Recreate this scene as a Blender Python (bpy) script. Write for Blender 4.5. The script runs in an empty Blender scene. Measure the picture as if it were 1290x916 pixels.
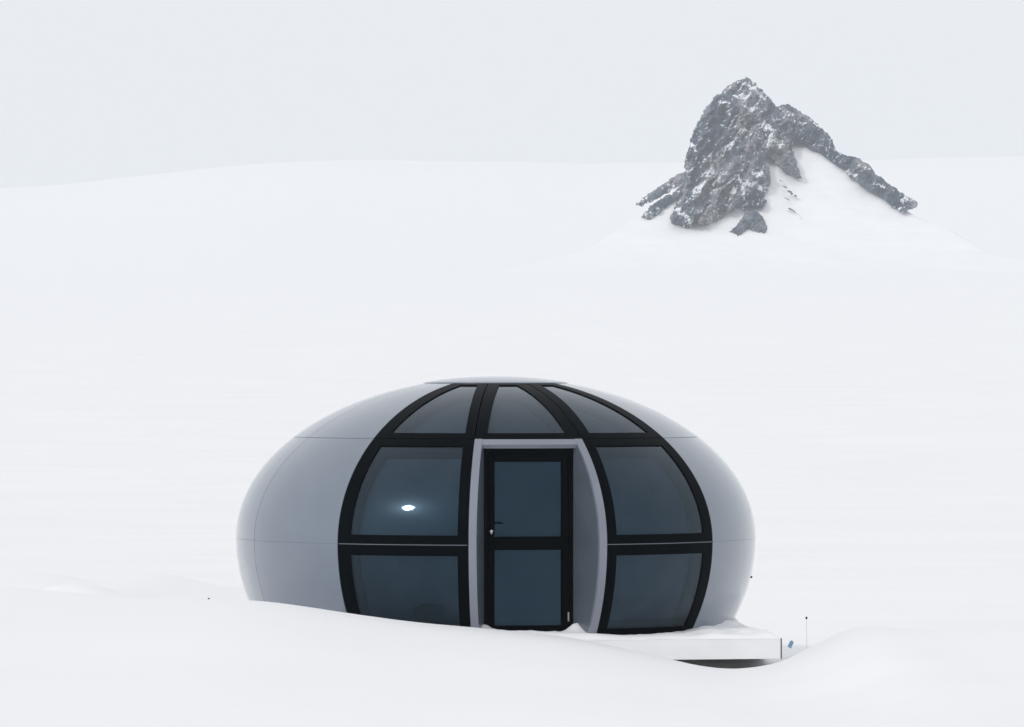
import bpy, math, random
import numpy as np
from mathutils import Vector

R = math.radians
sc = bpy.context.scene
col = sc.collection

# ------------------------------------------------------------------ camera
HC = 2.82            # eye height above the cabin floor
F = 6720.0           # focal length in pixels of the 1290 px wide photograph
YH = 475.0           # row of the eye-level horizon in the photograph
cam_d = bpy.data.cameras.new('camera')
cam_d.sensor_width = 36.0
cam_d.lens = F / 1290 * 36
cam_d.clip_start = 0.5
cam_d.clip_end = 30000
cam = bpy.data.objects.new('camera', cam_d)
col.objects.link(cam)
cam.location = (0, 0, HC)
cam.rotation_euler = (R(90) + math.atan((YH - 458) / F), 0, 0)
sc.camera = cam

# ------------------------------------------------------------------ light
SUN_AZ, SUN_EL = R(-44.5), R(36)      # azimuth from the cabin-to-camera direction, towards camera left
to_sun = Vector((math.sin(SUN_AZ) * math.cos(SUN_EL), -math.cos(SUN_AZ) * math.cos(SUN_EL), math.sin(SUN_EL)))
w = bpy.data.worlds.new('World')
sc.world = w
w.use_nodes = True
nt = w.node_tree
nt.nodes.clear()
out = nt.nodes.new('ShaderNodeOutputWorld')
bg = nt.nodes.new('ShaderNodeBackground')
bg.inputs['Strength'].default_value = 0.1
sky = nt.nodes.new('ShaderNodeTexSky')
sky.sky_type = 'NISHITA'
sky.sun_disc = False
sky.sun_elevation = SUN_EL
sky.sun_rotation = math.atan2(to_sun.x, to_sun.y)
sky.dust_density = 4.0
sky.altitude = 1500
hsv = nt.nodes.new('ShaderNodeHueSaturation')
hsv.inputs['Saturation'].default_value = 0.35
# thin even cloud over the whole sky
tc = nt.nodes.new('ShaderNodeTexCoord')
mp = nt.nodes.new('ShaderNodeMapping')
mp.inputs['Scale'].default_value = (2.0, 2.0, 5.0)
nz = nt.nodes.new('ShaderNodeTexNoise')
nz.inputs['Scale'].default_value = 2.0
nz.inputs['Detail'].default_value = 5.0
cr = nt.nodes.new('ShaderNodeValToRGB')
cr.color_ramp.elements[0].position = 0.3
cr.color_ramp.elements[0].color = (8.6, 8.85, 9.3, 1)
cr.color_ramp.elements[1].position = 0.7
cr.color_ramp.elements[1].color = (8.8, 8.95, 9.15, 1)
mx = nt.nodes.new('ShaderNodeMix')
mx.data_type = 'RGBA'
mx.inputs[0].default_value = 0.85
L = nt.links.new
L(sky.outputs[0], hsv.inputs['Color'])
L(tc.outputs['Generated'], mp.inputs[0])
L(mp.outputs[0], nz.inputs['Vector'])
L(nz.outputs[0], cr.inputs[0])
L(hsv.outputs[0], mx.inputs[6])
L(cr.outputs[0], mx.inputs[7])
L(mx.outputs[2], bg.inputs[0])
L(bg.outputs[0], out.inputs[0])

sun_d = bpy.data.lights.new('sun', 'SUN')
sun_d.energy = 0.85
sun_d.angle = R(5)
sun_d.color = (1.0, 0.97, 0.93)
sun = bpy.data.objects.new('sun', sun_d)
col.objects.link(sun)
sun.location = (0, 0, 100)
sun.rotation_euler = to_sun.to_track_quat('Z', 'Y').to_euler()

sc.view_settings.view_transform = 'Standard'
sc.view_settings.look = 'None'
sc.view_settings.exposure = 0.0
sc.view_settings.gamma = 1.0
sc.view_settings.use_curve_mapping = False
sc.render.engine = 'CYCLES'
sc.cycles.use_denoising = True
sc.cycles.max_bounces = 8
sc.cycles.volume_bounces = 1
sc.cycles.sample_clamp_indirect = 0
sc.cycles.blur_glossy = 0.0


# ------------------------------------------------------------------ helpers
def tag(o, label=None, cat=None, group=None, kind=None):
    for k, v in (('label', label), ('category', cat), ('group', group), ('kind', kind)):
        if v:
            o[k] = v
    return o


def empty(name, loc=(0, 0, 0), rz=0):
    o = bpy.data.objects.new(name, None)
    col.objects.link(o)
    o.location = loc
    o.rotation_euler = (0, 0, rz)
    return o


def obj(name, verts, faces, mat, parent=None, smooth=None):
    me = bpy.data.meshes.new(name)
    me.from_pydata([tuple(map(float, v)) for v in verts], [], faces)
    if smooth is True:
        me.polygons.foreach_set('use_smooth', [True] * len(me.polygons))
    elif smooth:
        me.polygons.foreach_set('use_smooth', smooth)
    me.materials.append(mat)
    me.update()
    o = bpy.data.objects.new(name, me)
    col.objects.link(o)
    if parent:
        o.parent = parent
    return o


class MB:
    """collects shapes into one mesh"""
    def __init__(s):
        s.v, s.f, s.s = [], [], []

    def add(s, v, f, smooth=False):
        n = len(s.v)
        s.v += [tuple(p) for p in v]
        s.f += [tuple(i + n for i in q) for q in f]
        s.s += [smooth] * len(f)
        return s

    def box(s, x0, x1, y0, y1, z0, z1, bev=0.0):
        b = min(bev, (x1 - x0) / 3, (y1 - y0) / 3, (z1 - z0) / 3)
        if b <= 0:
            v = [(x, y, z) for z in (z0, z1) for y in (y0, y1) for x in (x0, x1)]
            return s.add(v, [(0, 2, 3, 1), (4, 5, 7, 6), (0, 1, 5, 4), (2, 6, 7, 3), (0, 4, 6, 2), (1, 3, 7, 5)])
        v, ix = [], {}
        for i, (x, sx) in enumerate(((x0, 1), (x1, -1))):
            for j, (y, sy) in enumerate(((y0, 1), (y1, -1))):
                for k, (z, sz) in enumerate(((z0, 1), (z1, -1))):
                    for a in range(3):
                        p = [x + sx * b, y + sy * b, z + sz * b]
                        p[a] = (x, y, z)[a]
                        ix[i, j, k, a] = len(v)
                        v.append(tuple(p))
        f = []
        for a in range(3):
            o1, o2 = (a + 1) % 3, (a + 2) % 3
            for e in (0, 1):
                q = []
                for d1, d2 in ((0, 0), (1, 0), (1, 1), (0, 1)):
                    c = [0, 0, 0]; c[a] = e; c[o1] = d1; c[o2] = d2
                    q.append(ix[c[0], c[1], c[2], a])
                f.append(tuple(q if e else q[::-1]))
        for a in range(3):
            o1, o2 = (a + 1) % 3, (a + 2) % 3
            for d1 in (0, 1):
                for d2 in (0, 1):
                    c0 = [0, 0, 0]; c0[o1] = d1; c0[o2] = d2
                    c1 = list(c0); c1[a] = 1
                    q = [ix[(*c0, o1)], ix[(*c1, o1)], ix[(*c1, o2)], ix[(*c0, o2)]]
                    f.append(tuple(q[::-1] if d1 == d2 else q))
        for i in (0, 1):
            for j in (0, 1):
                for k in (0, 1):
                    q = [ix[i, j, k, a] for a in range(3)]
                    f.append(tuple(q if (i + j + k) % 2 else q[::-1]))
        return s.add(v, f)

    def tube(s, p0, p1, r0, r1=None, n=12, smooth=True):
        r1 = r0 if r1 is None else r1
        p0, p1 = Vector(p0), Vector(p1)
        d = (p1 - p0).normalized()
        a = d.orthogonal().normalized()
        b = d.cross(a)
        ring = lambda p, r: [p + r * (math.cos(2 * math.pi * i / n) * a + math.sin(2 * math.pi * i / n) * b) for i in range(n)]
        s.add(ring(p0, r0) + ring(p1, r1), [(i, (i + 1) % n, n + (i + 1) % n, n + i) for i in range(n)], smooth)
        s.add(ring(p0, r0), [tuple(range(n))[::-1]])
        s.add(ring(p1, r1), [tuple(range(n))])
        return s

    def build(s, name, mat, parent=None):
        return obj(name, s.v, s.f, mat, parent, s.s)


_rng = np.random.default_rng(7)
_perm = _rng.random((256, 256))


def vnoise(x, y):
    x = np.asarray(x, float); y = np.asarray(y, float)
    xi = np.floor(x).astype(int); yi = np.floor(y).astype(int)
    fx = x - xi; fy = y - yi
    fx = fx * fx * fx * (fx * (fx * 6 - 15) + 10); fy = fy * fy * fy * (fy * (fy * 6 - 15) + 10)
    g = lambda a, b: _perm[a % 256, b % 256]
    return ((g(xi, yi) * (1 - fx) + g(xi + 1, yi) * fx) * (1 - fy) + (g(xi, yi + 1) * (1 - fx) + g(xi + 1, yi + 1) * fx) * fy) * 2 - 1


def fbm(x, y, octv=4, gain=0.5):
    t = 0; a = 1.0
    for i in range(octv):
        t = t + a * vnoise(x * 2 ** i + 17.3 * i, y * 2 ** i + 5.1 * i)
        a *= gain
    return t


def sstep(e0, e1, x):
    t = np.clip((x - e0) / (e1 - e0), 0, 1)
    return t * t * (3 - 2 * t)


def px(p, q, d):
    """point at distance d along the ray through pixel (p, q) of the photograph"""
    return ((p - 645) * d / F, d, HC + (YH - q) * d / F)


# ------------------------------------------------------------------ materials
def new_mat(name):
    m = bpy.data.materials.new(name)
    m.use_nodes = True
    n = m.node_tree
    return m, n, n.nodes['Principled BSDF'], n.nodes['Material Output']


def node(n, t, **kw):
    o = n.nodes.new(t)
    for k, v in kw.items():
        if hasattr(o, k):
            setattr(o, k, v)
        else:
            o.inputs[k.replace('_', ' ')].default_value = v
    return o


def noise_mix(n, scale, c0, c1, lo=0.35, hi=0.65, detail=5, coord='Object', stretch=(1, 1, 1)):
    tc = node(n, 'ShaderNodeTexCoord')
    mp = node(n, 'ShaderNodeMapping')
    mp.inputs['Scale'].default_value = stretch
    nz = node(n, 'ShaderNodeTexNoise', Scale=scale, Detail=detail)
    cr = node(n, 'ShaderNodeValToRGB')
    cr.color_ramp.elements[0].position = lo
    cr.color_ramp.elements[0].color = (*c0, 1)
    cr.color_ramp.elements[1].position = hi
    cr.color_ramp.elements[1].color = (*c1, 1)
    n.links.new(tc.outputs[coord], mp.inputs[0])
    n.links.new(mp.outputs[0], nz.inputs['Vector'])
    n.links.new(nz.outputs[0], cr.inputs[0])
    return cr, nz, mp


def paint(name, c, rough, coat=0.0, var=0.06, spec=0.5, bump=0.0, coat_rough=0.06, metallic=0.0):
    m, n, p, o = new_mat(name)
    lo = tuple(v * (1 - var) for v in c)
    hi = tuple(v * (1 + var) for v in c)
    cr, nz, mp = noise_mix(n, 2.2, lo, hi, detail=7)
    n.links.new(cr.outputs[0], p.inputs['Base Color'])
    p.inputs['Roughness'].default_value = rough
    p.inputs['Specular IOR Level'].default_value = spec
    p.inputs['Coat Weight'].default_value = coat
    p.inputs['Coat Roughness'].default_value = coat_rough
    p.inputs['Coat IOR'].default_value = 1.62
    p.inputs['Metallic'].default_value = metallic
    if bump:
        b = node(n, 'ShaderNodeBump', Strength=bump, Distance=0.01)
        nz2 = node(n, 'ShaderNodeTexNoise', Scale=3.0, Detail=2.0)
        n.links.new(mp.outputs[0], nz2.inputs['Vector'])
        n.links.new(nz2.outputs[0], b.inputs['Height'])
        n.links.new(b.outputs[0], p.inputs['Normal'])
    return m


def snow_mat(name, bump=0.25, rock_attr=False):
    m, n, p, o = new_mat(name)
    cr, nz, mp = noise_mix(n, 0.25, (0.905, 0.905, 0.915), (0.93, 0.93, 0.935), stretch=(0.5, 1, 1))
    n.links.new(cr.outputs[0], p.inputs['Base Color'])
    p.inputs['Roughness'].default_value = 0.75
    p.inputs['Specular IOR Level'].default_value = 0.2
    b = node(n, 'ShaderNodeBump', Strength=bump, Distance=0.02)
    nz2 = node(n, 'ShaderNodeTexNoise', Scale=3.0, Detail=8.0)
    n.links.new(mp.outputs[0], nz2.inputs['Vector'])
    n.links.new(nz2.outputs[0], b.inputs['Height'])
    n.links.new(b.outputs[0], p.inputs['Normal'])
    return m


M_SNOW = snow_mat('snow')
M_SHELL = paint('grey_shell_gelcoat', (0.150, 0.183, 0.232), 0.30, coat=1.0, var=0.03, bump=0.015)
M_TRIM = paint('silver_trim', (0.21, 0.225, 0.275), 0.4, coat=0.2, var=0.04)
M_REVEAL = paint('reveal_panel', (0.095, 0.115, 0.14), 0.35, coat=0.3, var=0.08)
M_BLACK = paint('black_frame', (0.0008, 0.0026, 0.0042), 0.45, var=0.2, spec=0.03)
M_GASKET = paint('dark_gasket', (0.003, 0.004, 0.005), 0.7, var=0.2, spec=0.1)
M_JAMB = paint('window_jamb', (0.015, 0.028, 0.045), 0.6, var=0.1, spec=0.3)
M_BLIND = paint('grey_window_blind', (0.24, 0.285, 0.325), 0.9, var=0.12, spec=0.1)
M_LINING = paint('inner_lining', (0.05, 0.055, 0.065), 0.8, var=0.1, spec=0.1)
M_WHITE = paint('white_board', (0.86, 0.865, 0.87), 0.6, var=0.03, spec=0.3, bump=0.05)
M_TIMBER = paint('dark_timber', (0.10, 0.095, 0.09), 0.8, var=0.3, spec=0.2)
M_STEEL = paint('steel', (0.5, 0.5, 0.52), 0.35, metallic=1.0)
M_PALE = paint('pale_stake', (0.78, 0.79, 0.81), 0.7, var=0.08)
M_BLUE = paint('blue_plastic', (0.17, 0.31, 0.44), 0.5, var=0.15)


def glass_mat(name, tint, frost):
    m, n, p, o = new_mat(name)
    n.nodes.remove(p)
    tr = node(n, 'ShaderNodeBsdfTransparent')
    tr.inputs[0].default_value = (*tint, 1)
    gl = node(n, 'ShaderNodeBsdfGlossy', Roughness=0.04)
    gl.inputs[0].default_value = (1, 1, 1, 1)
    g2 = node(n, 'ShaderNodeBsdfGlossy', Roughness=0.27)
    gm = node(n, 'ShaderNodeMixShader')
    gm.inputs[0].default_value = 0.3
    n.links.new(gl.outputs[0], gm.inputs[1]); n.links.new(g2.outputs[0], gm.inputs[2])
    fr = node(n, 'ShaderNodeFresnel', IOR=1.64)
    mu = node(n, 'ShaderNodeMath', operation='MULTIPLY')
    mu.inputs[1].default_value = 1.1
    mix = node(n, 'ShaderNodeMixShader')
    di = node(n, 'ShaderNodeBsdfDiffuse')
    di.inputs[0].default_value = (0.60, 0.70, 0.80, 1)
    # thin film of frost and dust on the outside
    tc = node(n, 'ShaderNodeTexCoord')
    n1 = node(n, 'ShaderNodeTexNoise', Scale=2.6, Detail=7.0)
    n2 = node(n, 'ShaderNodeTexNoise', Scale=90.0, Detail=3.0)
    mm = node(n, 'ShaderNodeMath', operation='MULTIPLY')
    rg = node(n, 'ShaderNodeMapRange')
    rg.inputs['From Min'].default_value = 0.12
    rg.inputs['From Max'].default_value = 0.42
    rg.inputs['To Min'].default_value = 0.0
    rg.inputs['To Max'].default_value = frost
    mix2 = node(n, 'ShaderNodeMixShader')
    k = n.links.new
    k(tc.outputs['Object'], n1.inputs['Vector'])
    k(tc.outputs['Object'], n2.inputs['Vector'])
    k(n1.outputs[0], mm.inputs[0]); k(n2.outputs[0], mm.inputs[1])
    k(mm.outputs[0], rg.inputs['Value'])
    # solar coating: the reflection is bluish head-on and neutral at a slant
    lw = node(n, 'ShaderNodeLayerWeight', Blend=0.5)
    tm = node(n, 'ShaderNodeMix', data_type='RGBA')
    tm.inputs[6].default_value = (0.30, 0.54, 0.76, 1)
    tm.inputs[7].default_value = (1.0, 1.0, 1.0, 1)
    k(lw.outputs['Facing'], tm.inputs[0])
    k(tm.outputs[2], gl.inputs[0]); k(tm.outputs[2], g2.inputs[0])
    k(fr.outputs[0], mu.inputs[0])
    k(mu.outputs[0], mix.inputs[0]); k(tr.outputs[0], mix.inputs[1]); k(gm.outputs[0], mix.inputs[2])
    k(rg.outputs[0], mix2.inputs[0]); k(mix.outputs[0], mix2.inputs[1]); k(di.outputs[0], mix2.inputs[2])
    k(mix2.outputs[0], o.inputs['Surface'])
    return m


M_GLASS = glass_mat('tinted_glass', (0.30, 0.36, 0.42), 0.009)
M_GLASS_DOOR = glass_mat('frosted_door_glass', (0.30, 0.36, 0.42), 0.016)

# ------------------------------------------------------------------ ground
# crest of the drift in front of the cabin: photo column, photo row, distance of the crest
CREST = np.array([
    (-900, 728, 56.0), (-300, 735, 56.0), (0, 739, 56.0), (80, 746, 56.0), (150, 752, 56.0), (250, 755, 56.0), (320, 756, 56.1), (370, 762, 56.2),
    (440, 773, 56.4), (520, 784, 56.6), (600, 791, 57.0), (690, 799.5, 57.1), (740, 807, 57.05), (800, 820, 57.0),
    (860, 834, 57.0), (900, 843, 57.1), (950, 842, 57.3), (985, 834, 57.5), (1020, 820, 57.7), (1052, 799, 57.9),
    (1085, 787, 58.0), (1120, 790, 58.0), (1160, 794, 58.0), (1290, 792, 58.0), (1700, 780, 58.0), (2200, 780, 58.0)])
_d = CREST[:, 2]
CX = (CREST[:, 0] - 645) * _d / F
CZ = HC + (YH - CREST[:, 1]) * _d / F
CY = _d


def smooth_interp(x, xs, ys, n=5, w=0.25):
    t = 0
    for i in range(-n, n + 1):
        t = t + np.interp(x + i * w / n, xs, ys)
    return t / (2 * n + 1)


FARD = np.array([-3000, 0, 60, 75, 100, 200, 400, 700, 1200, 1800, 2360, 3000, 3500, 3900, 4600, 6000])
FARZ = np.array([-2, -0.9, -0.45, -0.45, -0.7, -1.5, 2.0, 9.0, 21.0, 35.0, 48.5, 91.0, 138.0, 120.0, 40.0, -20.0])
RIDX = np.array([-3000, -645, -545, -475, -395, -315, -225, -125, 5, 135, 505, 645, 3000]) * 3500 / F
RIDZ = np.array([238, 243, 238, 228, 214, 206.5, 205, 207, 211, 211, 199, 196, 205])
RIDZ = (HC + (YH - RIDZ) * 3500 / F) / 138.0


def pchip(x, xs, ys):
    # monotone cubic interpolation
    h = np.diff(xs); dl = np.diff(ys) / h
    m = np.zeros(len(xs))
    m[0], m[-1] = dl[0], dl[-1]
    for i in range(1, len(xs) - 1):
        if dl[i - 1] * dl[i] > 0:
            w1 = 2 * h[i] + h[i - 1]; w2 = h[i] + 2 * h[i - 1]
            m[i] = (w1 + w2) / (w1 / dl[i - 1] + w2 / dl[i])
    i = np.clip(np.searchsorted(xs, x) - 1, 0, len(xs) - 2)
    t = np.clip((x - xs[i]) / h[i], 0, 1)
    return ((2 * t ** 3 - 3 * t ** 2 + 1) * ys[i] + (t ** 3 - 2 * t ** 2 + t) * h[i] * m[i]
            + (-2 * t ** 3 + 3 * t ** 2) * ys[i + 1] + (t ** 3 - t ** 2) * h[i] * m[i + 1])


def ground_z(X, Y):
    far = pchip(Y, FARD.astype(float), FARZ)
    k = sstep(900, 3400, Y)
    far = far * (1 - k + k * smooth_interp(X, RIDX, RIDZ, 6, 90))
    far = far + sstep(200, 1500, Y) * 2.2 * fbm(X / 260, Y / 330 + 9, 3) + 0.25 * sstep(64, 140, Y) * fbm(X / 22, Y / 30, 3)
    cz = smooth_interp(X, CX, CZ)
    cy = smooth_interp(X, CX, CY)
    # front side of the drift: nearly level towards the camera
    tf = np.maximum(cy - Y, 0)
    front = cz + 0.0 * tf
    lvl = 0.02 + 0.0 * X
    kf = sstep(0, 18, tf)
    front = cz * (1 - kf) + (lvl) * kf - 0.0 * tf
    front = front + 0.022 * sstep(1, 6, tf) * fbm(X / 2.6 + 3, Y / 3.8, 3)
    cam_rise = sstep(30, 8, Y)
    front = front + 0.9 * cam_rise
    # lee side: drops away behind the crest
    tb = np.maximum(Y - cy, 0)
    base = -0.42 + 0.36 * sstep(-2.6, -5.0, X)
    # long wind-packed ridges left of the cabin and one behind it
    r1 = 0.26 * np.exp(-((Y - (71 + 0.35 * (X + 4))) / 2.6) ** 2) * sstep(-1.0, -3.2, X)
    r2 = 0.2 * np.exp(-((Y - (64.5 - 0.5 * (X + 5))) / 1.5) ** 2) * sstep(-2.4, -3.4, X) * sstep(-7.5, -5, X)
    r3 = 0.05 * np.exp(-((X + 5.9) / 0.7) ** 2 - ((Y - 66) / 3) ** 2)
    under = sstep(0.6, 1.4, X) * sstep(3.1, 2.7, X)
    drop = sstep(0, 3.2, tb)
    lee = cz * (1 - drop) + np.minimum(base, cz) * drop
    lee = lee + (r1 + r2 + r3 + 0.11 * sstep(-2.8, -3.6, X) * fbm(X / 1.7, Y / 1.3, 3)) * sstep(2, 5, tb)
    # hollow under the edge of the platform, ground raised further in to keep it dark
    dark_hollow = cz - 0.13 * sstep(0, 0.5, tb) + (0.16 - cz * 0.3) * sstep(0.6, 1.7, tb)
    lee = lee * (1 - under) + np.where(tb < 3.5, dark_hollow, lee) * under
    bl = sstep(66, 95, Y)
    lee = lee * (1 - bl) + far * bl
    z = np.where(Y <= cy, front, lee)
    bk = sstep(5, -60, Y)
    return z * (1 - bk) + (far) * bk


def axis(lo, hi, step, a, b, grow=1.12):
    c = list(np.arange(lo, hi + 1e-6, step))
    s = step; v = hi
    while v < b:
        s *= grow; v += s; c.append(v)
    s = step; v = lo
    while v > a:
        s *= grow; v -= s; c.insert(0, v)
    return np.array(c)


def grid_faces(ny, nx):
    i = np.arange(ny - 1)[:, None] * nx + np.arange(nx - 1)[None, :]
    return np.stack([i, i + 1, i + 1 + nx, i + nx], -1).reshape(-1, 4).tolist()


gx = axis(-7.5, 7.5, 0.1, -3500, 3500)
gy1 = axis(40, 62, 0.1, -1500, 75, 1.07)
gy = np.concatenate([gy1, np.array([75 * 1.025 ** i for i in range(2, 175)])])
gy = gy[gy < 5600]
GX, GY = np.meshgrid(gx, gy)
GZ = ground_z(GX, GY)
ground = obj('snow_ground', np.stack([GX, GY, GZ], -1).reshape(-1, 3), grid_faces(*GX.shape), M_SNOW, None, True)
tag(ground, kind='structure')

# ------------------------------------------------------------------ the rock peak
D0 = 2360.0
M_PX = D0 / F
COT = 2.4


def mdepth(q):
    return D0 + (300 - q) * M_PX * COT


def poly_sd(P, X, Y):
    P = np.array(P, float)
    d = np.full(X.shape, 1e9)
    ins = np.zeros(X.shape, bool)
    n = len(P)
    for i in range(n):
        x0, y0 = P[i]; x1, y1 = P[(i + 1) % n]
        ex, ey = x1 - x0, y1 - y0
        t = np.clip(((X - x0) * ex + (Y - y0) * ey) / (ex * ex + ey * ey + 1e-9), 0, 1)
        d = np.minimum(d, np.hypot(X - x0 - t * ex, Y - y0 - t * ey))
        c = ((y0 > Y) != (y1 > Y)) & (X < (x1 - x0) * (Y - y0) / (y1 - y0 + 1e-12) + x0)
        ins ^= c
    return np.where(ins, d, -d)


def seg_d(pts, X, Y):
    d = np.full(X.shape, 1e9)
    for (x0, y0), (x1, y1) in zip(pts[:-1], pts[1:]):
        ex, ey = x1 - x0, y1 - y0
        t = np.clip(((X - x0) * ex + (Y - y0) * ey) / (ex * ex + ey * ey + 1e-9), 0, 1)
        d = np.minimum(d, np.hypot(X - x0 - t * ex, Y - y0 - t * ey))
    return d


MASSIF = [(862, 220), (864, 196), (871, 176), (878, 157), (886, 140), (898, 126), (907, 118), (915, 109), (930, 101), (941, 98),
          (947, 102), (958, 111), (970, 123), (978, 134), (990, 134), (1002, 142), (1006, 160), (1001, 179), (1000, 190), (1004, 206), (1009, 225), (999, 223),
          (985, 213), (975, 203), (966, 198), (970, 213), (972, 230), (968, 238), (963, 243), (965, 256), (960, 262), (937, 264), (932, 257),
          (924, 264), (907, 275), (890, 283), (869, 287), (850, 283), (842, 275), (849, 262), (857, 245)]
RIDGE = [(975, 138), (985, 132.5), (995, 132), (1003, 138), (1019, 147), (1033, 159), (1046, 170), (1052, 188), (1067, 196), (1082, 200),
         (1096, 208), (1103, 220), (1115, 227), (1135, 242), (1157, 255), (1154, 262), (1135, 268), (1121, 257), (1108, 247), (1087, 235),
         (1070, 222), (1053, 207), (1033, 194), (1012, 182), (998, 179), (985, 165)]
SPUR1 = [(866, 214), (845, 225), (825, 239), (801, 257), (808, 260), (828, 250), (849, 238), (866, 228)]
SPUR2 = [(864, 231), (845, 244), (818, 259), (808, 274), (816, 277), (832, 268), (845, 256), (860, 247)]
OUTCROP = [(941, 265), (951, 265), (961, 273), (967, 287), (965, 298), (954, 295), (941, 288), (936, 294), (929, 301), (924, 296),
           (915, 293), (927, 285), (936, 273)]

STRIPS = [  # snow lying in gullies and on ledges: polyline, half width
    ([(931, 103), (946, 112), (962, 124)], 3.0), ([(925, 122), (940, 125)], 3.0),
    ([(906, 128), (916, 133), (911, 143)], 4.0), ([(932, 133), (946, 141)], 2.5),
    ([(936, 168), (915, 186), (902, 204), (888, 224), (872, 246)], 4.2), ([(915, 186), (893, 200)], 3.4),
    ([(958, 158), (972, 168), (960, 180), (985, 178)], 4.5), ([(966, 186), (992, 184)], 2.6),
    ([(945, 219), (960, 221)], 2.6), ([(933, 234), (950, 233), (962, 241)], 3.2), ([(930, 226), (936, 252)], 2.6),
    ([(924, 240), (915, 262)], 2.6), ([(852, 266), (868, 280)], 3.0), ([(870, 180), (876, 190)], 2.0),
    ([(985, 150), (999, 146)], 1.8), ([(1020, 152), (1034, 162)], 1.0), ([(1060, 215), (1078, 222)], 2.0),
    ([(1078, 208), (1095, 214)], 1.6), ([(1098, 232), (1112, 236)], 2.0)]


def rock_mat():
    m, n, p, o = new_mat('weathered_rock')
    # slate-blue and mauve beds of rock, with shade painted into the gullies
    bed_shade = node(n, 'ShaderNodeAttribute', attribute_name='bed_shade')
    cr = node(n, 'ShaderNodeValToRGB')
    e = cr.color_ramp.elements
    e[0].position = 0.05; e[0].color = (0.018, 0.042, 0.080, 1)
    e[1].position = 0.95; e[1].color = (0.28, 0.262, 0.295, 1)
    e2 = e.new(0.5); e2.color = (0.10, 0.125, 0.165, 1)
    n.links.new(bed_shade.outputs['Fac'], cr.inputs[0])
    fine, _, _ = noise_mix(n, 0.9, (0.55, 0.55, 0.55), (1.35, 1.35, 1.35), lo=0.38, hi=0.62, detail=6)
    mul = node(n, 'ShaderNodeMix', data_type='RGBA', blend_type='MULTIPLY')
    mul.inputs[0].default_value = 1.0
    at = node(n, 'ShaderNodeAttribute', attribute_name='snow')
    mix = node(n, 'ShaderNodeMix', data_type='RGBA')
    mix.inputs[7].default_value = (0.90, 0.91, 0.93, 1)
    k = n.links.new
    k(cr.outputs[0], mul.inputs[6]); k(fine.outputs[0], mul.inputs[7])
    k(at.outputs['Fac'], mix.inputs[0]); k(mul.outputs[2], mix.inputs[6]); k(mix.outputs[2], p.inputs['Base Color'])
    p.inputs['Roughness'].default_value = 0.85
    p.inputs['Specular IOR Level'].default_value = 0.2
    return m


M_ROCK = rock_mat()


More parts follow.
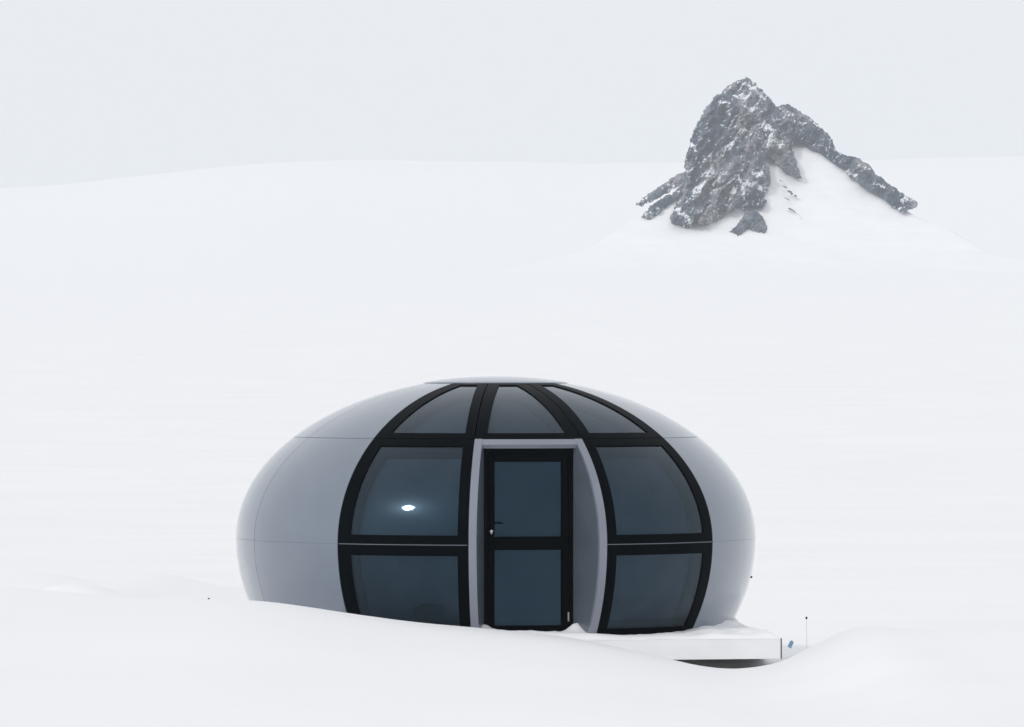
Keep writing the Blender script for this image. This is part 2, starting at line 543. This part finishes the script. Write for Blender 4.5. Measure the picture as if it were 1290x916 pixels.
def rock_mass(name, P, bulge, width, parent=None, step=0.8, extra=0.0, rag=1.3, seed=0.0):
    P = np.array(P, float)
    x0, y0 = P.min(0) - 3; x1, y1 = P.max(0) + 3
    xs = np.arange(x0, x1, step); ys = np.arange(y0, y1, step)
    X, Y = np.meshgrid(xs, ys)

    def sdf(X, Y):
        s = poly_sd(P, X, Y)
        return s + rag * 0.75 * fbm(X / 5.5 + seed, Y / 5.5 + seed, 4, 0.65)
    sd = sdf(X, Y)
    inside = sd > 0
    near = inside.copy()
    near[1:] |= inside[:-1]; near[:-1] |= inside[1:]
    near[:, 1:] |= near[:, :-1].copy(); near[:, :-1] |= near[:, 1:].copy()
    gyy, gxx = np.gradient(sd, step)
    gl = np.maximum(np.hypot(gxx, gyy), 0.3)
    mv = near & ~inside
    XX = np.where(mv, X - np.clip(sd, -2, 0) * gxx / gl ** 2, X)
    YY = np.where(mv, Y - np.clip(sd, -2, 0) * gyy / gl ** 2, Y)
    s = np.maximum(sd, 0)
    # ribs and gullies fall from the upper right to the lower left
    a = R(33)
    u = XX * math.cos(a) + YY * math.sin(a); v = -XX * math.sin(a) + YY * math.cos(a)
    warp = 3.5 * fbm(XX / 14 + 3, YY / 14, 3)
    rib = 1 - np.abs(fbm((u + warp) / 12 + seed, v / 46 + 2, 3, 0.5)) * 1.6
    crag = fbm(XX / 7 + 40, YY / 7 + seed, 5, 0.6)
    block = np.abs(fbm(XX / 4.2 + 11, YY / 5.5 + 4 + seed, 4, 0.6))
    env = 1 - np.exp(-s / width)
    off = env * bulge + (1 - np.exp(-s / 3.5)) * (bulge * 0.75 * rib + 2.2 * crag + 2.4 * block) * min(1, width / 3)
    off = off * (s > 0)
    # snow: strips in gullies, ledges that face up, thin dusting
    gul = np.full(X.shape, -1.0)
    for pts, hw in STRIPS:
        gul = np.maximum(gul, 1 - seg_d(pts, XX, YY) / hw)
    oy, ox = np.gradient(off, step * M_PX)
    ledge = np.clip(oy * 0.16, -0.6, 0.9)          # surface coming forward going down
    dust = fbm((u + 0.5 * warp) / 1.7 + 8, v / 3.4 + 5, 3, 0.7)
    broad = fbm(XX / 17 + 21, YY / 17 + 2, 3)
    low = sstep(250, 285, YY) * 0.42 + 0.75 * sstep(1105, 1150, XX)  # more snow at the foot; ridge end whitened to imitate blown-snow haze
    val = 0.95 * np.clip(gul, -0.5, 1) + 0.42 * ledge + 0.92 * dust + 0.46 * broad + low - 0.52 + extra
    snow = sstep(-0.08, 0.16, val)
    bed_shade_v = 0.55 + 0.36 * fbm((u + warp) / 9 + 7, v / 34 + seed, 4, 0.6) + 0.42 * fbm(XX / 22 + 5, YY / 26 + seed, 2) + 0.10 * crag - 0.10 * (0.6 - rib)  # rock bed colours; crag and rib terms paint shade into the hollows
    bed_shade_v = bed_shade_v - 0.22 * sstep(985, 1010, XX)
    idx = -np.ones(X.shape, int)
    idx[near] = np.arange(near.sum())
    q = near[:-1, :-1] & near[1:, :-1] & near[:-1, 1:] & near[1:, 1:]
    # keep only cells with an inside corner
    q &= inside[:-1, :-1] | inside[1:, :-1] | inside[:-1, 1:] | inside[1:, 1:]
    fs = np.stack([idx[:-1, :-1][q], idx[1:, :-1][q], idx[1:, 1:][q], idx[:-1, 1:][q]], -1)
    dep = mdepth(YY[near])
    dist = dep - off[near]
    vx = (XX[near] - 645) * dep / F; vz = HC + (YH - YY[near]) * dep / F
    front = np.stack([vx, dist, vz], -1)
    back = np.stack([vx, dep + 0.9 * off[near] + 0.4, vz], -1)
    nv = len(front)
    # outline edges close the body
    from collections import Counter
    cnt = Counter()
    for f in fs.tolist():
        for a_, b_ in zip(f, f[1:] + f[:1]):
            cnt[(a_, b_)] += 1
    rim = [(b_, a_, a_ + nv, b_ + nv) for (a_, b_) in cnt if (b_, a_) not in cnt]
    faces = fs.tolist() + (fs[:, ::-1] + nv).tolist() + rim
    o = obj(name, np.concatenate([front, back]), faces, M_ROCK, parent, True)
    at = o.data.attributes.new('snow', 'FLOAT', 'POINT')
    bv = o.data.attributes.new('bed_shade', 'FLOAT', 'POINT')
    bb = np.clip(bed_shade_v[near], 0, 1)
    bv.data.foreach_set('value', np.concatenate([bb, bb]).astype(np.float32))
    sv = snow[near]
    o.data.attributes['snow'].data.foreach_set('value', np.concatenate([sv, sv]).astype(np.float32))
    return o


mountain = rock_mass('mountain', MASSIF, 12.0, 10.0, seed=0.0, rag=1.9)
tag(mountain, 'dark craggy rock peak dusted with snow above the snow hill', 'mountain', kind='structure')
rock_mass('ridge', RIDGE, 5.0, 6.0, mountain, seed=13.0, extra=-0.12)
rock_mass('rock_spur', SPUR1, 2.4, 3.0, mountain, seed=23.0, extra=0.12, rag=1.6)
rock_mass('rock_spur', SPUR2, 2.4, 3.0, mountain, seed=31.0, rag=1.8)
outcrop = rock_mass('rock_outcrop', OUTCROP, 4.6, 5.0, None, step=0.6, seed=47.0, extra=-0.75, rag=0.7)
tag(outcrop, 'small isolated bare rock in the snow below the foot of the dark peak', 'rock')
# single stones showing through the snow between the peak and its long ridge
rnd = random.Random(4)
for (p, q, r_) in [(989, 236, 2.6), (995, 242, 3.0), (1001, 246, 3.2), (992, 251, 2.2), (1004, 240, 2.0), (997, 264, 3.0), (1003, 268, 2.6), (984, 228, 1.6), (1010, 275, 1.3)]:
    n_ = 9
    P = []
    for i in range(n_):
        a = 2 * math.pi * i / n_
        rr = r_ * rnd.uniform(0.7, 1.3)
        P.append((p + rr * 1.5 * math.cos(a) * 0.9 + rr * 0.5 * math.sin(a), q + rr * 0.55 * math.sin(a) + rr * 0.45 * math.cos(a)))
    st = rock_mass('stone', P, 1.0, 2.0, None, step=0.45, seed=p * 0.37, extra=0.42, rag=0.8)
    tag(st, 'small stone breaking through the snow between the dark peak and its long ridge', 'stone', 'stones in the snow bowl of the peak')

# snow apron that the rocks stand out of
CR = np.array([(500, 480), (730, 335), (780, 292), (805, 270), (830, 254), (862, 232), (880, 178), (905, 143), (940, 122), (975, 148), (1000, 152),
               (1030, 174), (1050, 194), (1070, 210), (1100, 229), (1135, 256), (1160, 272), (1200, 292), (1250, 335), (1500, 480)], float)


def smax(a, b, k):
    h = np.clip(0.5 + 0.5 * (a - b) / k, 0, 1)
    return b * (1 - h) + a * h + k * h * (1 - h)


ay = np.concatenate([np.arange(D0 - 240, D0 + 40, 1.8), np.arange(D0 + 40, D0 + 460, 3.0)])
axx = np.arange(-60, 300, 1.8)
AX, AY = np.meshgrid(axx, ay)
apx = 645 + AX * F / AY
atop = smooth_interp(apx, CR[:, 0], CR[:, 1], 4, 8)
aq = 300 - (AY - D0 - 4.2) / (M_PX * COT)
zpl = HC + (YH - aq) * AY / F + 0.8 * fbm(AX / 16, AY / 16, 3)
ytop = mdepth(atop)
zbk = HC + (YH - atop) * ytop / F - (AY - ytop) * 0.7
zap = -smax(-zpl, -zbk, 3.0)
hill = ground_z(AX, AY)
AZ_ = smax(zap, hill, 34.0) - 0.25 - 3.0 * sstep(-20, -60, zap - hill) - 3.0 * sstep(D0 - 120, D0 - 230, AY)
apron = obj('snow_slope', np.stack([AX, AY, AZ_], -1).reshape(-1, 3), grid_faces(*AX.shape), M_SNOW, None, True)
tag(apron, kind='structure')

# ------------------------------------------------------------------ the cabin
PA, PB_UP, PB_DN, ZEQ = 2.92, 1.80, 2.30, 1.02
DOOR_AZ = R(9.4)
SEG = R(30)
T_RING = math.asin((2.15 - ZEQ) / PB_UP)
T_CAP = math.acos(0.80 / PA)
T_BOT = -math.asin((ZEQ + 0.02) / PB_DN)
POD = Vector((-0.183, 60.0, 0))
pod = empty('cabin', POD, -0.0)
tag(pod, 'grey egg-shaped cabin with black framed windows and glazed door, half sunk in snow', 'cabin')


def rad(t):
    return PA * math.cos(t)


def speed(t):
    b = PB_UP if t > 0 else PB_DN
    return math.hypot(PA * math.sin(t), b * math.cos(t))


def S(az, t, off=0.0):
    b = PB_UP if t > 0 else PB_DN
    nr, nz = math.cos(t) / PA, math.sin(t) / b
    l = math.hypot(nr, nz)
    r = PA * math.cos(t) + off * nr / l
    return (r * math.sin(az), -r * math.cos(az), ZEQ + b * math.sin(t) + off * nz / l)


def patch(mb, a0, a1, t0, t1, o0, o1, nu=10, nv=10, rims='lrbt', inner=True):
    """curved slab on the shell; a0/a1 may be functions of t; o0 inner, o1 outer offset"""
    fa0 = a0 if callable(a0) else (lambda t: a0)
    fa1 = a1 if callable(a1) else (lambda t: a1)
    ts = [t0 + (t1 - t0) * j / nv for j in range(nv + 1)]
    g = lambda o: [[S(fa0(t) + (fa1(t) - fa0(t)) * i / nu, t, o) for i in range(nu + 1)] for t in ts]
    def sheet(rows, flip, smooth):
        n = len(rows[0]); m = len(rows)
        v = [p for r in rows for p in r]
        f = [(j * n + i, j * n + i + 1, (j + 1) * n + i + 1, (j + 1) * n + i) for j in range(m - 1) for i in range(n - 1)]
        mb.add(v, [q[::-1] for q in f] if flip else f, smooth)
    A, B = g(o1), g(o0)
    sheet(A, False, True)
    if inner:
        sheet(B, True, True)
    if 'b' in rims: sheet([B[0], A[0]], False, False)
    if 't' in rims: sheet([A[-1], B[-1]], False, False)
    if 'l' in rims: sheet([[r[0] for r in A], [r[0] for r in B]], False, False)
    if 'r' in rims: sheet([[r[-1] for r in B], [r[-1] for r in A]], False, False)
    return mb


G = 0.0035     # half a joint
seam0 = DOOR_AZ - SEG / 2           # left edge of the door bay
RINGS = [('shell_panel', T_BOT, 0.0), ('shell_panel', 0.0, T_RING), ('roof_panel', T_RING, T_CAP)]


def gap_t(t0, t1, g=G):
    return t0 + g / speed(t0), t1 - g / speed(t1)


for k in range(12):
    a0 = seam0 + k * SEG
    a1 = a0 + SEG
    bay = {0: 'door', 1: 'right', 11: 'left'}.get(k)
    for ri, (nm, t0, t1) in enumerate(RINGS):
        if bay:
            continue
        b0, b1 = gap_t(t0, t1)
        b0 = 0.0009 / speed(0) if ri == 1 else b0
        b1 = -0.0009 / speed(0) if ri == 0 else b1
        m = patch(MB(), lambda t: a0 + G / rad(t), lambda t: a1 - G / rad(t), b0, b1, -0.045, 0.0, 14, 16)
        m.build(nm, M_SHELL, pod)


def framed_window(name, a0, a1, t0, t1, ml, mr, mb_, mt, kind):
    """black frame, curved pane, deep jamb and grey blind behind"""
    b0, b1 = gap_t(t0, t1, 0.0045)
    e0 = lambda t: a0 + 0.006 / rad(t)
    e1 = lambda t: a1 - 0.006 / rad(t)
    i0 = lambda t: a0 + ml / rad(t)
    i1 = lambda t: a1 - mr / rad(t)
    tb = t0 + mb_ / speed(t0)
    tt = t1 - mt / speed(t1)
    f = MB()
    patch(f, e0, i0, b0, b1, -0.06, 0.002, 4, 24, 'lbt')
    patch(f, i1, e1, b0, b1, -0.06, 0.002, 4, 24, 'rbt')
    patch(f, i0, i1, b0, tb, -0.06, 0.002, 16, 4, 'bt')
    patch(f, i0, i1, tt, b1, -0.06, 0.002, 16, 4, 'bt')
    # inner sides of the two stiles
    for fa, fl in ((i0, 0), (i1, 1)):
        ts = [tb + (tt - tb) * j / 20 for j in range(21)]
        v = [S(fa(t), t, 0.002) for t in ts] + [S(fa(t), t, -0.06) for t in ts]
        q = [(j, j + 1, 22 + j, 21 + j) for j in range(20)]
        f.add(v, q if fl else [x[::-1] for x in q])
    win = f.build(name, M_BLACK, pod)
    patch(MB(), i0, i1, tb, tt, -0.012, -0.010, 24, 24, '', inner=False).build('pane', M_GLASS, win)
    # jamb and blind
    jd = 0.19
    j = MB()
    ts = [tb + (tt - tb) * q / 16 for q in range(17)]
    for fa, fl in ((i0, 0), (i1, 1)):
        v = [S(fa(t), t, -0.06) for t in ts] + [S(fa(t), t, -jd) for t in ts]
        q = [(n, n + 1, 18 + n, 17 + n) for n in range(16)]
        j.add(v, q if fl else [x[::-1] for x in q], True)
    for t, fl in ((tb, 1), (tt, 0)):
        us = [i0(t) + (i1(t) - i0(t)) * q / 16 for q in range(17)]
        v = [S(u, t, -0.06) for u in us] + [S(u, t, -jd) for u in us]
        q = [(n, n + 1, 18 + n, 17 + n) for n in range(16)]
        j.add(v, q if fl else [x[::-1] for x in q], True)
    j.build('jamb', M_JAMB, win)
    patch(MB(), i0, i1, tb, tt, -jd - 0.005, -jd, 16, 16, '', inner=True).build('blind', M_BLIND, win)
    return win


for k, nm in ((11, 'left'), (1, 'right')):
    a0 = seam0 + (k if k < 6 else k - 12) * SEG
    a1 = a0 + SEG
    ml, mr = (0.165, 0.115) if nm == 'left' else (0.115, 0.165)
    framed_window('window', a0, a1, 0.0, T_RING, ml, mr, 0.13, 0.125, nm)
    framed_window('window', a0, a1, T_BOT, 0.0, ml, mr, 0.13, 0.12, nm)
    # pale strip lying in the joint between the two windows
    m = MB()
    patch(m, a0 + 0.004, a1 - 0.004, -0.0022, 0.0022, -0.03, -0.002, 20, 1)
    m.build('joint_strip', M_TRIM, pod)
for k in (-1, 0, 1):
    a0 = seam0 + k * SEG
    ml, mr = ((0.17, 0.11), (0.13, 0.15), (0.13, 0.17))[k + 1]
    framed_window('roof_window', a0, a0 + SEG, T_RING, T_CAP, ml, mr, 0.10, 0.12, 'roof')

# closed inner lining behind the joints
m = MB()
patch(m, seam0 + SEG, seam0 + 2 * math.pi, T_BOT, T_RING, -0.31, -0.30, 96, 24, 'lr')
patch(m, 0, 2 * math.pi, T_RING, R(89.5), -0.31, -0.30, 96, 16, '')
m.build('inner_lining', M_LINING, pod)

# cap on the crown
prof = [(0.0, 0.072), (0.2, 0.070), (0.4, 0.060), (0.58, 0.042), (0.72, 0.020), (0.80, 0.005), (0.815, -0.002), (0.815, -0.014), (0.805, -0.018), (0.70, -0.014)]
zc = S(0, T_CAP)[2] + 0.006
n = 72
v = [(0, 0, zc + prof[0][1])]
f = []
for r_, z_ in prof[1:]:
    v += [(r_ * math.cos(2 * math.pi * i / n), r_ * math.sin(2 * math.pi * i / n), zc + z_) for i in range(n)]
f += [(0, 1 + i, 1 + (i + 1) % n) for i in range(n)]
for j in range(len(prof) - 2):
    b = 1 + j * n
    f += [(b + i, b + n + i, b + n + (i + 1) % n, b + (i + 1) % n) for i in range(n)]
obj('roof_cap', v, f, M_SHELL, pod, True)

# door bay: silver trim, reveals, lintel and door, in a frame turned to the door axis
a0, a1 = seam0, seam0 + SEG
TW = 0.088
LIN = 0.105
m = MB(); patch(m, lambda t: a0 + 0.004 / rad(t), lambda t: a0 + TW / rad(t), T_BOT, T_RING - 0.004, -0.05, 0.008, 3, 30, inner=True); m.build('door_trim', M_TRIM, pod)
m = MB(); patch(m, lambda t: a1 - TW / rad(t), lambda t: a1 - 0.004 / rad(t), T_BOT, T_RING - 0.004, -0.05, 0.008, 3, 30, inner=True); m.build('door_trim', M_TRIM, pod)
tl = T_RING - LIN / speed(T_RING)
m = MB(); patch(m, lambda t: a0 + TW / rad(t) + 0.001, lambda t: a1 - TW / rad(t) - 0.001, tl, T_RING - 0.006, -0.05, 0.006, 12, 3); m.build('lintel_trim', M_TRIM, pod)

ax = Vector((math.sin(DOOR_AZ), -math.cos(DOOR_AZ), 0))     # outward
lat = Vector((math.cos(DOOR_AZ), math.sin(DOOR_AZ), 0))     # to the right seen from outside
DV, DH, DT = 2.235, 0.487, 2.05


def dl(u, vv, z):
    return tuple(lat * u + ax * vv + Vector((0, 0, z)))


for sgn, aa in ((-1, a0), (1, a1)):
    ts = [T_BOT + (tl - T_BOT) * j / 24 for j in range(25)]
    v = []
    for t in ts:
        p = S(aa - sgn * (TW - 0.002) / rad(t), t, -0.004)
        for k_ in range(5):
            q = Vector(dl(sgn * DH, DV - 0.02, p[2]))
            v.append(tuple(Vector(p).lerp(q, k_ / 4)))
    f = [(j * 5 + i, j * 5 + i + 1, j * 5 + 6 + i, j * 5 + 5 + i) for j in range(24) for i in range(4)]
    if sgn > 0:
        f = [q[::-1] for q in f]
    obj('reveal', v, f, M_REVEAL, pod, True)
# soffit under the lintel
us = [a0 + TW / rad(tl) + (a1 - a0 - 2 * TW / rad(tl)) * i / 12 for i in range(13)]
v = [S(u, tl, -0.004) for u in us] + [dl(-DH - 0.02 + (2 * DH + 0.04) * i / 12, DV - 0.03, S(0, tl)[2]) for i in range(13)]
obj('soffit', v, [(i, 13 + i, 14 + i, i + 1) for i in range(12)], M_BLACK, pod, False)

door = empty('door', (0, 0, 0), DOOR_AZ)     # local: x right, -y outward
door.parent = pod


def dbox(name, mat, x0, x1, d0, d1, z0, z1, parent=None, bev=0.004):
    return MB().box(x0, x1, -d1, -d0, z0, z1, bev).build(name, mat, parent or door)


fr = MB()
fr.box(-DH, -DH + 0.045, -DV, -DV + 0.07, -0.02, DT, 0.004)
fr.box(DH - 0.05, DH, -DV, -DV + 0.07, -0.02, DT, 0.004)
fr.box(-DH + 0.045, DH - 0.05, -DV, -DV + 0.07, DT - 0.055, DT, 0.004)
fr.box(-DH - 0.06, DH + 0.06, -DV + 0.072, -DV + 0.10, DT - 0.05, DT + 0.12)
fr.build('door_frame', M_BLACK, door)
GL, GR = -0.372, 0.357
ZG = [(0.128, 0.945), (1.091, 1.90)]
lf = MB()
lf.box(-DH + 0.049, GL, -DV + 0.012, -DV + 0.06, 0.02, DT - 0.06, 0.006)
lf.box(GR, DH - 0.054, -DV + 0.012, -DV + 0.06, 0.02, DT - 0.06, 0.006)
lf.box(GL, GR, -DV + 0.014, -DV + 0.06, ZG[1][1], DT - 0.06, 0.006)
lf.box(GL, GR, -DV + 0.014, -DV + 0.06, ZG[0][1], ZG[1][0], 0.006)
lf.box(GL, GR, -DV + 0.014, -DV + 0.06, 0.02, ZG[0][0], 0.006)
leaf = lf.build('door_leaf', M_BLACK, door)
for z0, z1 in ZG:
    MB().box(GL + 0.001, GR - 0.001, -DV + 0.032, -DV + 0.038, z0 + 0.001, z1 - 0.001).build('pane', M_GLASS_DOOR, leaf)
dbox('blind', M_BLIND, -DH + 0.02, DH - 0.02, DV - 0.125, DV - 0.115, 0.02, DT - 0.03, leaf, 0)
h = MB()
h.box(-0.428, -0.396, -DV - 0.006, -DV + 0.012, 1.10, 1.30, 0.003)
h.tube((-0.412, -DV, 1.246), (-0.412, -DV - 0.05, 1.246), 0.010)
h.tube((-0.418, -DV - 0.05, 1.246), (-0.295, -DV - 0.052, 1.240), 0.011, 0.009)
h.build('handle', M_BLACK, door)
MB().tube((-0.412, -DV - 0.004, 1.15), (-0.412, -DV - 0.018, 1.15), 0.017, 0.016, 16).box(-0.419, -0.405, -DV - 0.0155, -DV - 0.004, 1.118, 1.146, 0.003).build('lock', M_STEEL, door)
for z in (0.17, 1.0, 1.85):
    MB().tube((DH - 0.052, -DV - 0.008, z), (DH - 0.052, -DV - 0.008, z + 0.10), 0.010).build('hinge', M_STEEL if z < 0.5 else M_BLACK, door)
dbox('threshold', M_BLACK, -DH, DH, DV - 0.08, DV + 0.03, -0.03, 0.016)
# dark knob on the flank of the shell
p = Vector(S(R(88), -math.asin((ZEQ - 0.575) / PB_DN), -0.01)); q = Vector(S(R(88), -math.asin((ZEQ - 0.575) / PB_DN), 0.018))
MB().tube(p, q, 0.013, 0.011, 10).build('vent_knob', M_GASKET, pod)
# dark box standing on the sill behind the lower left window
az = R(-15.4)
c = Vector(S(az, -math.asin((ZEQ - 0.22) / PB_DN), -0.085))
box_o = MB().box(-0.16, 0.14, -0.045, 0.045, -0.10, 0.10, 0.01).box(-0.10, 0.11, -0.04, 0.04, 0.10, 0.115, 0.004).build('storage_box', M_GASKET)
box_o.location = POD + c
box_o.rotation_euler = (0, 0, az)
tag(box_o, 'small dark box on the sill behind the lower window beside the cabin door', 'box')

# ------------------------------------------------------------------ platform
PH = 2.70
deck = empty('platform', POD, DOOR_AZ)
tag(deck, 'low white boarded platform under the cabin, its corner clear of the snow', 'platform')
NB = 30
bw = 2 * PH / NB
me0 = None
for i in range(NB):
    x0 = -PH + i * bw
    if me0 is None:
        o = MB().box(0.002, bw - 0.004, -PH + 0.03, PH - 0.03, -0.03, -0.004, 0.003).build('plank', M_TIMBER, deck)
        me0 = o.data
    else:
        o = bpy.data.objects.new('plank', me0)
        col.objects.link(o)
        o.parent = deck
    o.location = (x0, 0, 0)
for nm, args in (('front_board', (-PH, PH - 0.012, -PH, -PH + 0.028, -0.232, -0.002)), ('back_board', (-PH, PH, PH - 0.028, PH, -0.232, -0.002)),
                 ('side_board', (PH - 0.028, PH - 0.002, -PH + 0.032, PH - 0.032, -0.232, -0.003)), ('side_board', (-PH, -PH + 0.028, -PH + 0.032, PH - 0.032, -0.232, -0.003))):
    MB().box(*args, 0.004).build(nm, M_WHITE, deck)
MB().box(PH - 0.011, PH + 0.002, -PH + 0.002, -PH + 0.03, -0.232, -0.01, 0.002).build('corner_strip', M_TIMBER, deck)
for i in range(7):
    y = -PH + 0.25 + i * 0.82
    MB().box(-PH + 0.04, PH - 0.04, y, y + 0.05, -0.20, -0.035).build('joist', M_TIMBER, deck)
for x in (-1.6, 0, 1.3):
    for y in (-1.4, 1.6):
        MB().box(x - 0.07, x + 0.07, y - 0.07, y + 0.07, -0.9, -0.205).build('foot', M_TIMBER, deck)

# snow blown onto the platform
us = np.linspace(-PH - 0.005, PH + 0.005, 122)
U, V = np.meshgrid(us, us)


def bump(u, v, c, r, h):
    return h * np.exp(-(((u - c[0]) / r[0]) ** 2 + ((v - c[1]) / r[1]) ** 2))


edge = np.minimum(PH - np.abs(U), PH - np.abs(V))
H = 0.028 + 0.012 * fbm(U / 0.5, V / 0.5, 4)
# pile along the right flank of the shell (azimuth measured from the door axis)
AZ = np.arctan2(U, -V); RR = np.hypot(U, V)
H = H + 0.06 * np.exp(-((AZ - R(66)) / R(16)) ** 2) * np.exp(-((RR - 2.62) / 0.22) ** 2)
H = H + 0.025 * np.exp(-((AZ - R(95)) / R(30)) ** 2) * np.exp(-((RR - 2.66) / 0.35) ** 2)
H = H + 0.035 * np.clip(fbm(U / 0.4 + 2, V / 0.3, 3), 0, 1) * sstep(1.0, 2.0, U)
# drift against the door and in the corners of its recess
H = H + bump(U, V, (0.05, -2.5), (0.75, 0.35), 0.04) + bump(U, V, (0.50, -2.33), (0.09, 0.12), 0.12) + bump(U, V, (-0.50, -2.32), (0.07, 0.12), 0.08)
H = H + 0.10 * sstep(0.3, -1.6, U) * sstep(-2.0, -2.6, V)
H = H + 0.010 * fbm(U / 0.13 + 9, V / 0.13, 3) * sstep(0.0, 0.3, edge)
H = np.maximum(H, 0.006) * sstep(-0.02, 0.10, edge) + 0.002
H = np.where(edge < 0.001, -0.014 - 0.006 * fbm(U / 0.2, V / 0.2, 2), H)
keep = ~((RR < 2.3) & (V > -2.1))
v = np.stack([U, V, H], -1).reshape(-1, 3)
kf = keep.reshape(-1)
fs = [q for q in grid_faces(*U.shape) if any(kf[i] for i in q)]
ps = obj('platform_snow', v, fs, M_SNOW, None, True)
ps.location = POD
ps.rotation_euler = (0, 0, DOOR_AZ)
tag(ps, 'uneven snow blown over the white platform round the cabin foot', 'snow', kind='stuff')

# ------------------------------------------------------------------ small things in the snow


def gz(x, y):
    return float(ground_z(np.array([[x]]), np.array([[y]]))[0, 0])


d = 61.0
x = (1017 - 645) * d / F
zt = HC + (YH - 777) * d / F
st = empty('marker_stake', (x, d, gz(x, d)))
tag(st, 'thin pale marker stake with dark tip standing past the platform corner', 'stake')
hgt = zt - gz(x, d)
MB().tube((0, 0, -0.3), (-0.01, 0, hgt - 0.02), 0.003, 0.0025, 8).build('stick', M_PALE, st)
MB().tube((-0.01, 0, hgt - 0.025), (-0.01, 0, hgt), 0.012, 0.010, 8).build('tip', M_GASKET, st)
d = 58.6
x = (996 - 645) * d / F
bt = MB().box(-0.022, 0.022, -0.006, 0.006, -0.038, 0.038, 0.003).box(-0.012, 0.012, -0.009, 0.009, 0.030, 0.046, 0.003).build('blue_tag', M_BLUE)
bt.location = (x, d, HC + (YH - 812) * d / F)
bt.rotation_euler = (R(-15), R(28), R(10))
tag(bt, 'small blue plastic tag stuck in the snow beside the platform corner', 'tag')
d = 56.3
x = (263 - 645) * d / F
stub = MB().tube((0, 0, -0.3), (0, 0, 0.012), 0.008, 0.008, 8).tube((0, 0, 0.004), (0, 0, 0.018), 0.011, 0.009, 8).build('stake_stub', M_GASKET)
stub.location = (x, d, gz(x, d) + 0.002)
tag(stub, 'dark stub of a buried stake on the snow crest beside the grey shell', 'stake')

# ------------------------------------------------------------------ haze
hm = bpy.data.materials.new('haze')
hm.use_nodes = True
hn = hm.node_tree
hn.nodes.clear()
ho = hn.nodes.new('ShaderNodeOutputMaterial')
pv = hn.nodes.new('ShaderNodeVolumePrincipled')
pv.inputs['Color'].default_value = (0.91, 0.96, 1.0, 1)
pv.inputs['Density'].default_value = 0.0001
hn.links.new(pv.outputs[0], ho.inputs['Volume'])
zl = float(GZ.min()) - 1
hz = MB().box(-4200, 4200, -2200, 6800, zl, 230).build('haze', hm)
tag(hz, 'thin even haze of blown snow filling the air', 'haze', kind='stuff')
